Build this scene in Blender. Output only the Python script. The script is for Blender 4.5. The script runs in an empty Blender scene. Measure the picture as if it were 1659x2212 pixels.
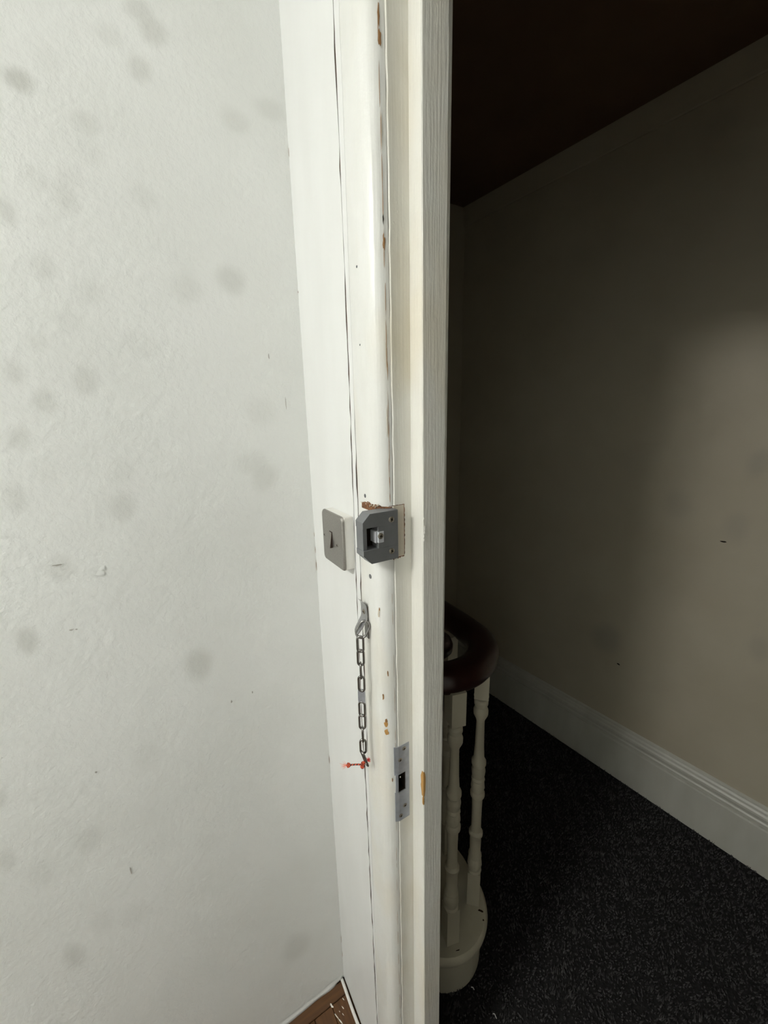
import bpy, math, random
import numpy as np
from mathutils import Vector, Matrix

scene = bpy.context.scene
col = scene.collection
rng = random.Random(7)
nrng = np.random.default_rng(11)
PI = math.pi

# ------------------------------------------------------------------ camera, world, exposure
cam_data = bpy.data.cameras.new('camera')
cam_data.sensor_fit = 'VERTICAL'
cam_data.sensor_height = 36.0
cam_data.lens = 855.0 / 2212.0 * 36.0
cam_data.clip_start = 0.01
cam = bpy.data.objects.new('camera', cam_data)
col.objects.link(cam)
RR = ((0.51621271, 0.19209167, -0.83464078), (0.85617267, -0.14099899, 0.49707911), (-0.02219875, -0.97119518, -0.23724911))
m = Matrix.Identity(4)
for i in range(3):
    m[i][0] = RR[i][0]
    m[i][1] = -RR[i][1]
    m[i][2] = -RR[i][2]
m[0][3], m[1][3], m[2][3] = 0.7789, -0.2884, 1.62
cam.matrix_world = m
scene.camera = cam

world = bpy.data.worlds.new('world')
scene.world = world
world.use_nodes = True
world.node_tree.nodes['Background'].inputs[0].default_value = (0.5, 0.5, 0.5, 1)
world.node_tree.nodes['Background'].inputs[1].default_value = 0.0

LAMP_POS = (0.62, -1.75, 2.62)
LAMP_STRENGTH = 58.5
LAMP_COLOR = (1.0, 1.0, 0.975)
vs = scene.view_settings
vs.view_transform = 'Standard'
vs.look = 'None'
vs.gamma = 1.0
vs.use_curve_mapping = False
vs.exposure = 0.0

# ------------------------------------------------------------------ materials
def new_mat(name):
    mt = bpy.data.materials.new(name)
    mt.use_nodes = True
    nt = mt.node_tree
    return mt, nt, nt.nodes['Principled BSDF']

def L(nt, a, b):
    nt.links.new(a, b)

def noise(nt, scale, detail=4, mapscale=None, rough=0.55):
    n = nt.nodes.new('ShaderNodeTexNoise')
    n.inputs['Scale'].default_value = scale
    n.inputs['Detail'].default_value = detail
    n.inputs['Roughness'].default_value = rough
    tc = nt.nodes.new('ShaderNodeTexCoord')
    if mapscale:
        mp = nt.nodes.new('ShaderNodeMapping')
        mp.inputs['Scale'].default_value = mapscale
        L(nt, tc.outputs['Object'], mp.inputs[0])
        L(nt, mp.outputs[0], n.inputs['Vector'])
    else:
        L(nt, tc.outputs['Object'], n.inputs['Vector'])
    return n

def ramp(nt, src, stops):
    r = nt.nodes.new('ShaderNodeValToRGB')
    el = r.color_ramp.elements
    while len(el) < len(stops):
        el.new(0.5)
    for e, (p, c) in zip(el, stops):
        e.position = p
        e.color = (c[0], c[1], c[2], 1)
    L(nt, src, r.inputs[0])
    return r

def bump(nt, b, src, strength, dist, prev=None):
    n = nt.nodes.new('ShaderNodeBump')
    n.inputs['Strength'].default_value = strength
    n.inputs['Distance'].default_value = dist
    L(nt, src, n.inputs['Height'])
    if prev is not None:
        L(nt, prev.outputs[0], n.inputs['Normal'])
    L(nt, n.outputs[0], b.inputs['Normal'])
    return n

def mix(nt, fac, a, b, mode='MIX'):
    n = nt.nodes.new('ShaderNodeMix')
    n.data_type = 'RGBA'
    n.blend_type = mode
    for sock, v in ((n.inputs['Factor'], fac), (n.inputs[6], a), (n.inputs[7], b)):
        if isinstance(v, (int, float)):
            sock.default_value = v
        elif isinstance(v, tuple):
            sock.default_value = (v[0], v[1], v[2], 1)
        else:
            L(nt, v, sock)
    return n

def plaster(name, c1, c2, spot=None, bscale=90, bstr=0.25):
    mt, nt, b = new_mat(name)
    n1 = noise(nt, 3.0, 3)
    r = ramp(nt, n1.outputs[0], [(0.35, c1), (0.65, c2)])
    out = r.outputs[0]
    if spot:
        at = nt.nodes.new('ShaderNodeAttribute')
        at.attribute_name = 'spot'
        out = mix(nt, at.outputs['Fac'], out, spot).outputs[2]
    L(nt, out, b.inputs['Base Color'])
    b.inputs['Roughness'].default_value = 0.62
    n2 = noise(nt, bscale, 6, rough=0.6)
    n3 = noise(nt, 9, 4)
    p = bump(nt, b, n3.outputs[0], 0.25, 0.006)
    bump(nt, b, n2.outputs[0], bstr, 0.003, p)
    return mt

def paint(name, c1, c2, rough=0.38, grain=(170, 170, 5), gstr=0.25, lump=0.25, yellow=None):
    mt, nt, b = new_mat(name)
    n1 = noise(nt, 1.0, 3, (14, 14, 3.5))
    r = ramp(nt, n1.outputs[0], [(0.35, c1), (0.68, c2)])
    out = r.outputs[0]
    if yellow:
        n4 = noise(nt, 1.0, 2, (9, 9, 5.0))
        rr = ramp(nt, n4.outputs[0], [(0.48, (0, 0, 0)), (0.72, (0.8, 0.8, 0.8))])
        out = mix(nt, rr.outputs[0], out, yellow).outputs[2]
    L(nt, out, b.inputs['Base Color'])
    b.inputs['Roughness'].default_value = rough
    n2 = noise(nt, 1.0, 3, grain)
    n3 = noise(nt, 60, 3)
    p = bump(nt, b, n3.outputs[0], lump, 0.0012)
    bump(nt, b, n2.outputs[0], gstr, 0.0008, p)
    return mt

def metal(name, c, rough, metallic=1.0, var=0.0, grain=None):
    mt, nt, b = new_mat(name)
    b.inputs['Metallic'].default_value = metallic
    b.inputs['Roughness'].default_value = rough
    n1 = noise(nt, 60, 4, grain)
    d = tuple(max(0, x * (1 - var)) for x in c)
    r = ramp(nt, n1.outputs[0], [(0.3, d), (0.7, c)])
    L(nt, r.outputs[0], b.inputs['Base Color'])
    bump(nt, b, n1.outputs[0], 0.05, 0.0005)
    return mt

def wood(name, c1, c2, mapscale, rough=0.5, bstr=0.3, spec=0.5):
    mt, nt, b = new_mat(name)
    n1 = noise(nt, 1.0, 6, mapscale, 0.65)
    r = ramp(nt, n1.outputs[0], [(0.32, c1), (0.68, c2)])
    L(nt, r.outputs[0], b.inputs['Base Color'])
    b.inputs['Roughness'].default_value = rough
    b.inputs['Specular IOR Level'].default_value = spec
    bump(nt, b, n1.outputs[0], bstr, 0.001)
    return mt

M = {}
M['plaster'] = plaster('plaster_white', (0.765, 0.775, 0.745), (0.815, 0.825, 0.80), spot=(0.44, 0.44, 0.395), bstr=0.45)
M['plaster_plain'] = plaster('plaster_plain', (0.765, 0.775, 0.745), (0.815, 0.825, 0.80))
M['hall_plaster'] = plaster('hall_plaster', (0.47, 0.42, 0.315), (0.52, 0.47, 0.36), spot=(0.3, 0.28, 0.24), bstr=0.12)
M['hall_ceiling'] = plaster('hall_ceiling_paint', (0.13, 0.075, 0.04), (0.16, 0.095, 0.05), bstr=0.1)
M['board'] = paint('board_gloss_white', (0.765, 0.768, 0.745), (0.80, 0.805, 0.785), 0.38, (60, 60, 6), 0.08, 0.10)
M['bead'] = paint('bead_gloss_white', (0.735, 0.735, 0.69), (0.80, 0.80, 0.77), 0.34, (260, 260, 6), 0.5, 0.6, yellow=(0.74, 0.70, 0.60))
M['jamb'] = paint('jamb_old_cream', (0.785, 0.77, 0.695), (0.83, 0.815, 0.75), 0.36, (300, 300, 8), 0.6, 0.5, yellow=(0.68, 0.625, 0.49))
M['stop'] = paint('stop_old_white', (0.78, 0.765, 0.70), (0.83, 0.82, 0.765), 0.36, (330, 330, 13), 0.75, 0.5, yellow=(0.78, 0.73, 0.61))
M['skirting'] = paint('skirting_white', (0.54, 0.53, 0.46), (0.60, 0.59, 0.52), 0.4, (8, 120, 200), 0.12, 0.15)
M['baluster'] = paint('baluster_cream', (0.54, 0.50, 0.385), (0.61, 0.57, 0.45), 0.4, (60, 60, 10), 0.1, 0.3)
M['box_paint'] = paint('box_paint', (0.76, 0.75, 0.70), (0.83, 0.82, 0.78), 0.4, (200, 200, 20), 0.2, 0.5, yellow=(0.68, 0.62, 0.52))
M['steel_plate'] = metal('brushed_steel_plate', (0.42, 0.40, 0.37), 0.42, 0.9, 0.25, (20, 20, 8))
M['keep_steel'] = metal('satin_grey_steel', (0.24, 0.245, 0.255), 0.45, 0.5, 0.12)
M['bright_steel'] = metal('bright_steel', (0.78, 0.80, 0.84), 0.30, 0.35, 0.1)
M['chain_steel'] = metal('chain_steel', (0.30, 0.29, 0.28), 0.16, 1.0, 0.3)
M['bracket_steel'] = metal('bracket_steel', (0.42, 0.42, 0.42), 0.30, 0.6, 0.2)
M['zinc'] = metal('zinc_plate', (0.44, 0.46, 0.50), 0.42, 0.45, 0.25)
M['screw'] = metal('screw_steel', (0.36, 0.32, 0.26), 0.3, 0.7, 0.4)
M['nail'] = metal('nail_steel', (0.22, 0.22, 0.23), 0.5, 0.7, 0.3)
M['dark'] = wood('dark_cavity', (0.012, 0.010, 0.008), (0.03, 0.022, 0.015), (60, 60, 60), 1.0, 0.0, 0.0)
M['rocker'] = wood('rocker_brown_plastic', (0.035, 0.022, 0.015), (0.05, 0.03, 0.02), (80, 80, 80), 0.4, 0.05)
M['bare_wood'] = wood('bare_wood', (0.20, 0.095, 0.03), (0.36, 0.19, 0.07), (160, 160, 16), 0.7, 0.6)
M['crack_timber'] = wood('crack_timber', (0.02, 0.011, 0.006), (0.07, 0.04, 0.02), (90, 90, 14), 0.9, 0.3, 0.1)
M['ochre_wood'] = wood('ochre_wood', (0.42, 0.22, 0.06), (0.55, 0.31, 0.10), (160, 160, 10), 0.6, 0.4)
M['torn_wood'] = wood('torn_wood', (0.012, 0.005, 0.003), (0.30, 0.13, 0.05), (300, 300, 260), 0.8, 1.0)
M['recess'] = wood('recess_wood', (0.52, 0.46, 0.36), (0.60, 0.54, 0.44), (200, 200, 20), 0.6, 0.3)
M['mahogany'] = wood('dark_mahogany', (0.018, 0.005, 0.004), (0.032, 0.009, 0.006), (12, 60, 60), 0.28, 0.05)
M['plank'] = wood('brown_plank', (0.060, 0.024, 0.006), (0.125, 0.053, 0.015), (5, 70, 70), 0.45, 0.25)
M['plank_y'] = wood('brown_plank_border', (0.055, 0.022, 0.006), (0.115, 0.050, 0.014), (70, 5, 70), 0.45, 0.25)
M['underlay'] = wood('underlay', (0.012, 0.006, 0.003), (0.02, 0.01, 0.005), (20, 20, 20), 0.9, 0.1)
M['fleck'] = paint('paint_fleck_white', (0.74, 0.72, 0.66), (0.80, 0.79, 0.74), 0.5)

def carpet_mat():
    mt, nt, b = new_mat('charcoal_carpet')
    at = nt.nodes.new('ShaderNodeAttribute')
    at.attribute_name = 'tone'
    r = ramp(nt, at.outputs['Fac'], [(0.0, (0.016, 0.0155, 0.0155)), (1.0, (0.108, 0.104, 0.102))])
    L(nt, r.outputs[0], b.inputs['Base Color'])
    b.inputs['Roughness'].default_value = 0.95
    b.inputs['Specular IOR Level'].default_value = 0.1
    return mt
M['pile'] = carpet_mat()
M['carpet_base'] = wood('carpet_backing', (0.014, 0.013, 0.013), (0.03, 0.028, 0.028), (150, 150, 150), 0.95, 0.8, 0.1)

def cord_mat():
    mt, nt, b = new_mat('red_black_cord')
    at = nt.nodes.new('ShaderNodeAttribute')
    at.attribute_name = 'tone'
    r = ramp(nt, at.outputs['Fac'], [(0.45, (0.58, 0.085, 0.035)), (0.55, (0.03, 0.008, 0.006))])
    L(nt, r.outputs[0], b.inputs['Base Color'])
    b.inputs['Roughness'].default_value = 0.7
    return mt
M['cord'] = cord_mat()
def flat(name, c, rough=0.7):
    mt, nt, b = new_mat(name)
    n1 = noise(nt, 200, 2)
    r = ramp(nt, n1.outputs[0], [(0.3, tuple(x * 0.85 for x in c)), (0.7, c)])
    L(nt, r.outputs[0], b.inputs['Base Color'])
    b.inputs['Roughness'].default_value = rough
    return mt
M['scuff'] = flat('grey_scuff', (0.42, 0.40, 0.36))
M['fray'] = flat('frayed_pink_fibre', (0.85, 0.33, 0.24))
M['tuft'] = flat('bright_red_fibre', (0.80, 0.06, 0.05))
M['lint'] = flat('white_lint', (0.7, 0.7, 0.68))
def lamp_mat():
    mt, nt, b = new_mat('lit_opal_glass')
    b.inputs['Base Color'].default_value = (0.9, 0.9, 0.88, 1)
    b.inputs['Emission Color'].default_value = (*LAMP_COLOR, 1)
    b.inputs['Emission Strength'].default_value = LAMP_STRENGTH
    return mt
M['lamp'] = lamp_mat()

# ------------------------------------------------------------------ object helpers
def wloc(p):
    v = Vector((0, 0, 0))
    while p is not None:
        v += p.location
        p = p.parent
    return v

def obj(name, verts, faces, mat, parent=None, origin=None, smooth=False, attr=None):
    """one mesh object from world-space vertices; origin / parent keep translation only"""
    base = wloc(parent)
    if origin is not None and parent is None:
        loc = Vector(origin)
    else:
        loc = Vector((0, 0, 0))
    off = base + loc
    V = np.asarray(verts, dtype=np.float64) - np.array(off)[None, :]
    me = bpy.data.meshes.new(name)
    me.from_pydata(V.tolist(), [], [tuple(f) for f in faces])
    if attr:
        a = me.attributes.new(attr[0], 'FLOAT', 'POINT')
        a.data.foreach_set('value', np.asarray(attr[1], dtype=np.float32))
    mats = mat if isinstance(mat, (list, tuple)) else [mat]
    for mm in mats:
        me.materials.append(M[mm])
    me.update()
    if smooth:
        me.polygons.foreach_set('use_smooth', [True] * len(me.polygons))
    o = bpy.data.objects.new(name, me)
    col.objects.link(o)
    o.parent = parent
    o.location = loc
    return o

def empty(name, loc):
    o = bpy.data.objects.new(name, None)
    o.empty_display_size = 0.05
    col.objects.link(o)
    o.location = loc
    return o

def tag(o, label, cat, group=None):
    o['label'] = label
    o['category'] = cat
    if group:
        o['group'] = group
    return o

def struct(o, label=None):
    o['kind'] = 'structure'
    if label:
        o['label'] = label
    return o

class MB:
    def __init__(self):
        self.v = []
        self.f = []
    def add(self, vs, fs):
        n = len(self.v)
        self.v += [tuple(p) for p in vs]
        self.f += [tuple(i + n for i in f) for f in fs]
        return self
    def box(self, x0, x1, y0, y1, z0, z1):
        vs = [(x0, y0, z0), (x1, y0, z0), (x1, y1, z0), (x0, y1, z0), (x0, y0, z1), (x1, y0, z1), (x1, y1, z1), (x0, y1, z1)]
        return self.add(vs, [(0, 3, 2, 1), (4, 5, 6, 7), (0, 1, 5, 4), (1, 2, 6, 5), (2, 3, 7, 6), (3, 0, 4, 7)])
    def bbox(self, x0, x1, y0, y1, z0, z1, b):
        """bevelled box (chamfer b on all edges)"""
        vs = []
        idx = {}
        for sx in (0, 1):
            for sy in (0, 1):
                for sz in (0, 1):
                    X, Y, Z = (x0, x1)[sx], (y0, y1)[sy], (z0, z1)[sz]
                    ix = X + (b if sx == 0 else -b)
                    iy = Y + (b if sy == 0 else -b)
                    iz = Z + (b if sz == 0 else -b)
                    for k, p in enumerate(((X, iy, iz), (ix, Y, iz), (ix, iy, Z))):
                        idx[(sx, sy, sz, k)] = len(vs)
                        vs.append(p)
        fs = []
        I = lambda a, k: idx[(*a, k)]
        for s in (0, 1):
            q = [(s, 0, 0), (s, 1, 0), (s, 1, 1), (s, 0, 1)]
            fs.append([I(a, 0) for a in q])
            q = [(0, s, 0), (1, s, 0), (1, s, 1), (0, s, 1)]
            fs.append([I(a, 1) for a in q])
            q = [(0, 0, s), (1, 0, s), (1, 1, s), (0, 1, s)]
            fs.append([I(a, 2) for a in q])
        for a in (0, 1):
            for c in (0, 1):
                fs.append([I((a, c, 0), 0), I((a, c, 1), 0), I((a, c, 1), 1), I((a, c, 0), 1)])
                fs.append([I((a, 0, c), 0), I((a, 1, c), 0), I((a, 1, c), 2), I((a, 0, c), 2)])
                fs.append([I((0, a, c), 1), I((1, a, c), 1), I((1, a, c), 2), I((0, a, c), 2)])
        for a in (0, 1):
            for b_ in (0, 1):
                for c in (0, 1):
                    fs.append([I((a, b_, c), k) for k in range(3)])
        return self.add(vs, fs)
    def prism(self, poly, axis, a0, a1):
        """poly: 2-D points in the two other axes (order x,y / x,z / y,z)"""
        n = len(poly)
        def P(p, t):
            if axis == 0:
                return (t, p[0], p[1])
            if axis == 1:
                return (p[0], t, p[1])
            return (p[0], p[1], t)
        vs = [P(p, a0) for p in poly] + [P(p, a1) for p in poly]
        fs = [tuple(range(n - 1, -1, -1)), tuple(range(n, 2 * n))]
        fs += [(i, (i + 1) % n, n + (i + 1) % n, n + i) for i in range(n)]
        return self.add(vs, fs)
    def tube(self, pts, r, seg=10, closed=False, caps=True):
        pts = [Vector(p) for p in pts]
        n = len(pts)
        rs = r if isinstance(r, (list, tuple)) else [r] * n
        T = []
        for i in range(n):
            if closed:
                t = pts[(i + 1) % n] - pts[i - 1]
            else:
                t = pts[min(i + 1, n - 1)] - pts[max(i - 1, 0)]
            T.append(t.normalized())
        up = Vector((0, 0, 1)) if abs(T[0].z) < 0.9 else Vector((1, 0, 0))
        N = (up - T[0] * up.dot(T[0])).normalized()
        vs = []
        for i in range(n):
            N = (N - T[i] * N.dot(T[i]))
            N.normalize()
            B = T[i].cross(N)
            for k in range(seg):
                a = 2 * PI * k / seg
                vs.append(tuple(pts[i] + (N * math.cos(a) + B * math.sin(a)) * rs[i]))
        fs = []
        for i in range(n if closed else n - 1):
            j = (i + 1) % n
            for k in range(seg):
                fs.append((i * seg + k, i * seg + (k + 1) % seg, j * seg + (k + 1) % seg, j * seg + k))
        if caps and not closed:
            fs.append(tuple(range(seg - 1, -1, -1)))
            fs.append(tuple((n - 1) * seg + k for k in range(seg)))
        return self.add(vs, fs)
    def lathe(self, prof, cx, cy, seg=20, squash=None):
        """prof: list of (r, z)"""
        vs = []
        for r, z in prof:
            for k in range(seg):
                a = 2 * PI * k / seg
                vs.append((cx + r * math.cos(a), cy + r * math.sin(a), z))
        fs = []
        for i in range(len(prof) - 1):
            for k in range(seg):
                fs.append((i * seg + k, i * seg + (k + 1) % seg, (i + 1) * seg + (k + 1) % seg, (i + 1) * seg + k))
        fs.append(tuple(range(seg - 1, -1, -1)))
        fs.append(tuple((len(prof) - 1) * seg + k for k in range(seg)))
        return self.add(vs, fs)
    def disc(self, c, nrm, r, h, seg=16, dome=0.0):
        """short cylinder standing on c along nrm; optional dome"""
        c = Vector(c)
        nrm = Vector(nrm).normalized()
        u = nrm.orthogonal().normalized()
        w = nrm.cross(u)
        rings = [(r, 0), (r, h * 0.6), (r * 0.82, h)]
        if dome:
            rings += [(r * 0.45, h + dome)]
        vs = []
        for rr, hh in rings:
            for k in range(seg):
                a = 2 * PI * k / seg
                vs.append(tuple(c + nrm * hh + (u * math.cos(a) + w * math.sin(a)) * rr))
        fs = []
        for i in range(len(rings) - 1):
            for k in range(seg):
                fs.append((i * seg + k, i * seg + (k + 1) % seg, (i + 1) * seg + (k + 1) % seg, (i + 1) * seg + k))
        fs.append(tuple((len(rings) - 1) * seg + k for k in range(seg)))
        return self.add(vs, fs)
    def build(self, name, mat, parent=None, origin=None, smooth=False, attr=None):
        return obj(name, self.v, self.f, mat, parent, origin, smooth, attr)

def autosmooth(o, ang=35):
    me = o.data
    me.polygons.foreach_set('use_smooth', [True] * len(me.polygons))
    import bmesh
    bm = bmesh.new()
    bm.from_mesh(me)
    bmesh.ops.recalc_face_normals(bm, faces=bm.faces)
    for e in bm.edges:
        if len(e.link_faces) == 2:
            if e.calc_face_angle(0) > math.radians(ang):
                e.smooth = False
    bm.to_mesh(me)
    bm.free()
    return o

def screw_cross(parent, c, nrm, r, mat='screw', rot=0.4):
    """cross-head screw: domed head with a sunk dark cross as a sub-part"""
    b = MB().disc(c, nrm, r, r * 0.25, 18, r * 0.12)
    s = b.build('screw', mat, parent)
    autosmooth(s, 50)
    n = Vector(nrm).normalized()
    u = n.orthogonal().normalized()
    w = n.cross(u)
    cb = MB()
    cc = Vector(c) + n * (r * 0.37)
    for a in (rot, rot + PI / 2):
        d = u * math.cos(a) + w * math.sin(a)
        e = n.cross(d)
        L_, W_ = r * 0.55, r * 0.13
        vs = []
        for h in (0, r * 0.03):
            vs += [tuple(cc + n * h + d * (sx * L_) + e * (sy * W_)) for sx, sy in ((-1, -1), (1, -1), (1, 1), (-1, 1))]
        cb.add(vs, [(0, 3, 2, 1), (4, 5, 6, 7), (0, 1, 5, 4), (1, 2, 6, 5), (2, 3, 7, 6), (3, 0, 4, 7)])
    o = cb.build('screw_recess', 'dark', parent)
    o.parent = s
    return s

# ------------------------------------------------------------------ the setting
CEIL = 2.62
HEAD = 2.145                        # underside of the door head
HY = 0.112                         # hall face of the door wall
def grid_wall(name, P0, U, V, nu, nv, mat, spots, relief=0.0, parent=None):
    """flat grid from P0 spanned by U and V; 'stain' painted by ellipses given in metres along U and V"""
    lu, lv = np.linalg.norm(U), np.linalg.norm(V)
    iu, iv = np.meshgrid(np.linspace(0, 1, nu + 1), np.linspace(0, 1, nv + 1))
    pts = np.array(P0)[None, None, :] + iu[..., None] * np.array(U) + iv[..., None] * np.array(V)
    a, b = iu * lu, iv * lv
    st = np.zeros_like(a)
    for ca, cb, ra, rb, s in spots:
        d = np.sqrt(((a - ca) / ra) ** 2 + ((b - cb) / rb) ** 2)
        ph = (ca * 37 + cb * 91) % 6.28
        ang = np.arctan2((b - cb) / rb, (a - ca) / ra)
        d = d * (1 + 0.07 * np.sin(2 * ang + ph) + 0.03 * np.sin(3 * ang + 2 * ph))
        t = np.clip((1.3 - d) / 0.95, 0, 1)
        st = np.maximum(st, s * t * t * (3 - 2 * t)) + 0.25 * np.minimum(st, s * t * t * (3 - 2 * t))
    n = np.cross(np.array(U), np.array(V))
    n /= np.linalg.norm(n)
    if relief:
        h = np.zeros_like(a)
        for k in range(14):
            fx, fy = nrng.normal(0, 9, 2)
            h += np.sin(a * fx + b * fy + nrng.uniform(0, 6.28)) / 14
        pts = pts + n * (h * relief)[..., None]
    idx = np.arange((nu + 1) * (nv + 1)).reshape(nv + 1, nu + 1)
    q = np.stack([idx[:-1, :-1], idx[:-1, 1:], idx[1:, 1:], idx[1:, :-1]], -1).reshape(-1, 4)
    return obj(name, pts.reshape(-1, 3), q.tolist(), mat, parent, smooth=True, attr=('spot', st.reshape(-1)))

# left plaster wall of the room, X = 0, normal +X.  U runs along -Y so that U x V = +X ... (U = +Y, V = +Z gives +X)
SM = [(-0.36, 2.052, 0.016, 0.016, 0.9), (-0.193, 2.165, 0.022, 0.018, 0.6), (-0.207, 2.183, 0.021, 0.016, 0.5), (-0.216, 2.112, 0.018, 0.017, 0.5), (-0.249, 2.139, 0.02, 0.017, 0.25), (-0.294, 2.025, 0.018, 0.017, 0.35), (-0.087, 2.087, 0.024, 0.02, 0.35), (-0.027, 2.12, 0.028, 0.018, 0.35), (-0.326, 2.084, 0.018, 0.016, 0.15), (-0.4, 1.895, 0.012, 0.019, 0.5), (-0.333, 1.927, 0.017, 0.022, 0.35), (-0.324, 1.952, 0.017, 0.018, 0.2), (-0.361, 1.943, 0.018, 0.017, 0.2), (-0.234, 1.949, 0.02, 0.02, 0.22), (-0.373, 1.832, 0.016, 0.019, 0.35), (-0.119, 1.851, 0.028, 0.023, 0.5), (-0.19, 1.828, 0.025, 0.024, 0.25), (-0.324, 1.808, 0.021, 0.02, 0.2), (-0.353, 1.764, 0.018, 0.02, 0.2), (-0.294, 1.99, 0.019, 0.019, 0.15), (-0.431, 1.691, 0.015, 0.02, 0.4), (-0.349, 1.683, 0.018, 0.024, 0.45), (-0.403, 1.651, 0.016, 0.022, 0.45), (-0.271, 1.741, 0.023, 0.024, 0.15), (-0.398, 1.733, 0.013, 0.016, 0.2), (-0.443, 1.599, 0.016, 0.021, 0.45), (-0.324, 1.539, 0.021, 0.024, 0.2), (-0.42, 1.547, 0.019, 0.024, 0.15), (-0.462, 1.511, 0.016, 0.024, 0.35), (-0.332, 1.481, 0.021, 0.029, 0.45), (-0.115, 1.537, 0.031, 0.026, 0.3), (-0.095, 1.509, 0.029, 0.031, 0.4), (-0.43, 1.392, 0.02, 0.026, 0.35), (-0.49, 1.284, 0.014, 0.029, 0.7), (-0.255, 1.153, 0.029, 0.035, 0.65), (-0.088, 1.631, 0.035, 0.029, 0.2), (-0.572, 1.022, 0.009, 0.025, 0.4), (-0.479, 0.867, 0.022, 0.032, 0.3), (-0.587, 0.898, 0.013, 0.027, 0.4), (-0.551, 0.839, 0.02, 0.033, 0.2), (-0.541, 0.624, 0.017, 0.037, 0.5), (-0.128, 0.249, 0.039, 0.051, 0.4), (-0.489, 0.669, 0.021, 0.033, 0.2), (-0.439, 0.643, 0.026, 0.034, 0.2), (-0.293, 0.728, 0.026, 0.036, 0.12), (-0.364, 0.997, 0.029, 0.035, 0.15)]  # soft grey ellipses mixed into the plaster colour
RY0 = -2.7
NEAR = 1.2                          # the spotted stretch next to the door is meshed finely
wl = grid_wall('wall_left', (0, -NEAR, 0), (0, NEAR, 0), (0, 0, CEIL), 240, 524, 'plaster',
               [(y + NEAR, z, ry, rz, s * 0.62) for y, z, ry, rz, s in SM], 0.0016)
struct(wl, 'white plaster wall with soft grey spots')
MB().box(-0.06, 0.0, RY0, -NEAR, 0, CEIL).build('wall_panel', 'plaster_plain', wl)
MB().box(-0.06, -0.004, -NEAR, 0.0, 0, CEIL).build('wall_core', 'plaster_plain', wl)

# dents, scuffs and chips on the plaster
def blob(mb, c, u, v, ru, rv, n, seed, proud=0.0004, pts=11):
    r_ = random.Random(seed)
    c, u, v, n = Vector(c), Vector(u), Vector(v), Vector(n)
    vs = [tuple(c + n * proud)]
    for k in range(pts):
        a = 2 * PI * k / pts
        q = r_.uniform(0.55, 1.1)
        vs.append(tuple(c + n * (proud * 0.3) + u * (ru * q * math.cos(a)) + v * (rv * q * math.sin(a))))
    mb.add(vs, [(0, k + 1, (k + 1) % pts + 1) for k in range(pts)])
mb = MB()
for i, (y, z, ry, rz) in enumerate(((-0.381, 1.374, 0.007, 0.006), (-0.376, 1.381, 0.005, 0.005), (-0.388, 1.377, 0.004, 0.005))):
    blob(mb, (0.0006, y, z), (0, 1, 0), (0, 0, 1), ry, rz, (1, 0, 0), i, 0.0008)
mb.build('plaster_lump', 'plaster_plain', wl, smooth=True)
mb = MB()
for i, (y, z, ry, rz) in enumerate(((-0.4332, 1.2859, 0.004, 0.0012), (-0.4269, 1.2850, 0.002, 0.0012), (-0.4449, 1.0031, 0.002, 0.003), (-0.4282, 0.7534, 0.0014, 0.013),
                                    (-0.0662, 1.7308, 0.0012, 0.006), (-0.0406, 1.6479, 0.0010, 0.016), (-0.206, 1.0466, 0.0016, 0.004), (-0.1629, 1.0507, 0.0016, 0.004), (-0.4318, 1.4001, 0.010, 0.0012))):
    blob(mb, (0.0012, y, z), (0, 1, 0), (0, 0, 1), ry, rz, (1, 0, 0), 40 + i, 0.0003)
mb.build('scuff_mark', 'scuff', wl)

# other room walls and ceiling
RX1 = 1.80
DOOR_R = 1.085                      # other side of the opening
struct(MB().box(RX1, RX1 + 0.06, RY0, 0.0, 0, CEIL).build('wall_right', 'plaster_plain'))
struct(MB().box(-0.06, RX1 + 0.06, RY0 - 0.06, RY0, 0, CEIL).build('wall_back', 'plaster_plain'))
struct(MB().box(-0.06, RX1 + 0.06, RY0 - 0.06, 0.0, CEIL, CEIL + 0.06).build('ceiling', 'plaster_plain'))

# the wall with the doorway
wf = MB()
wf.box(-1.0, 0.205, 0.018, HY, 0, CEIL)
wf.box(DOOR_R + 0.12, RX1 + 0.06, 0.0, HY, 0, CEIL)
wf.box(0.205, DOOR_R + 0.12, 0.018, HY, HEAD + 0.10, CEIL)
wf.box(0.30, DOOR_R + 0.12, 0.0, 0.018, HEAD + 0.10, CEIL)
struct(wf.build('wall_front', 'plaster_plain'), 'white wall around the open doorway')

# --- door frame -----------------------------------------------------
door = struct(empty('door_1', (0.26, 0.05, 0)), 'painted wooden door frame with old cracked white paint')
def smooth_noise(n, amp, step, seed):
    r_ = np.random.default_rng(seed)
    k = max(4, int(n / step) + 2)
    return np.interp(np.linspace(0, k - 1, n), np.arange(k), r_.uniform(-1, 1, k)) * amp

def loft(profile, z0, z1, n, jit=None):
    """profile(z) -> list of (x, y) closed outline; loft along z"""
    zs = np.linspace(z0, z1, n)
    vs = []
    m_ = None
    for i, z in enumerate(zs):
        pr = profile(z, i)
        m_ = len(pr)
        vs += [(x, y, z) for x, y in pr]
    fs = []
    for i in range(n - 1):
        for k in range(m_):
            fs.append((i * m_ + k, i * m_ + (k + 1) % m_, (i + 1) * m_ + (k + 1) % m_, (i + 1) * m_ + k))
    fs.append(tuple(range(m_ - 1, -1, -1)))
    fs.append(tuple((n - 1) * m_ + k for k in range(m_)))
    return vs, fs

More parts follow.
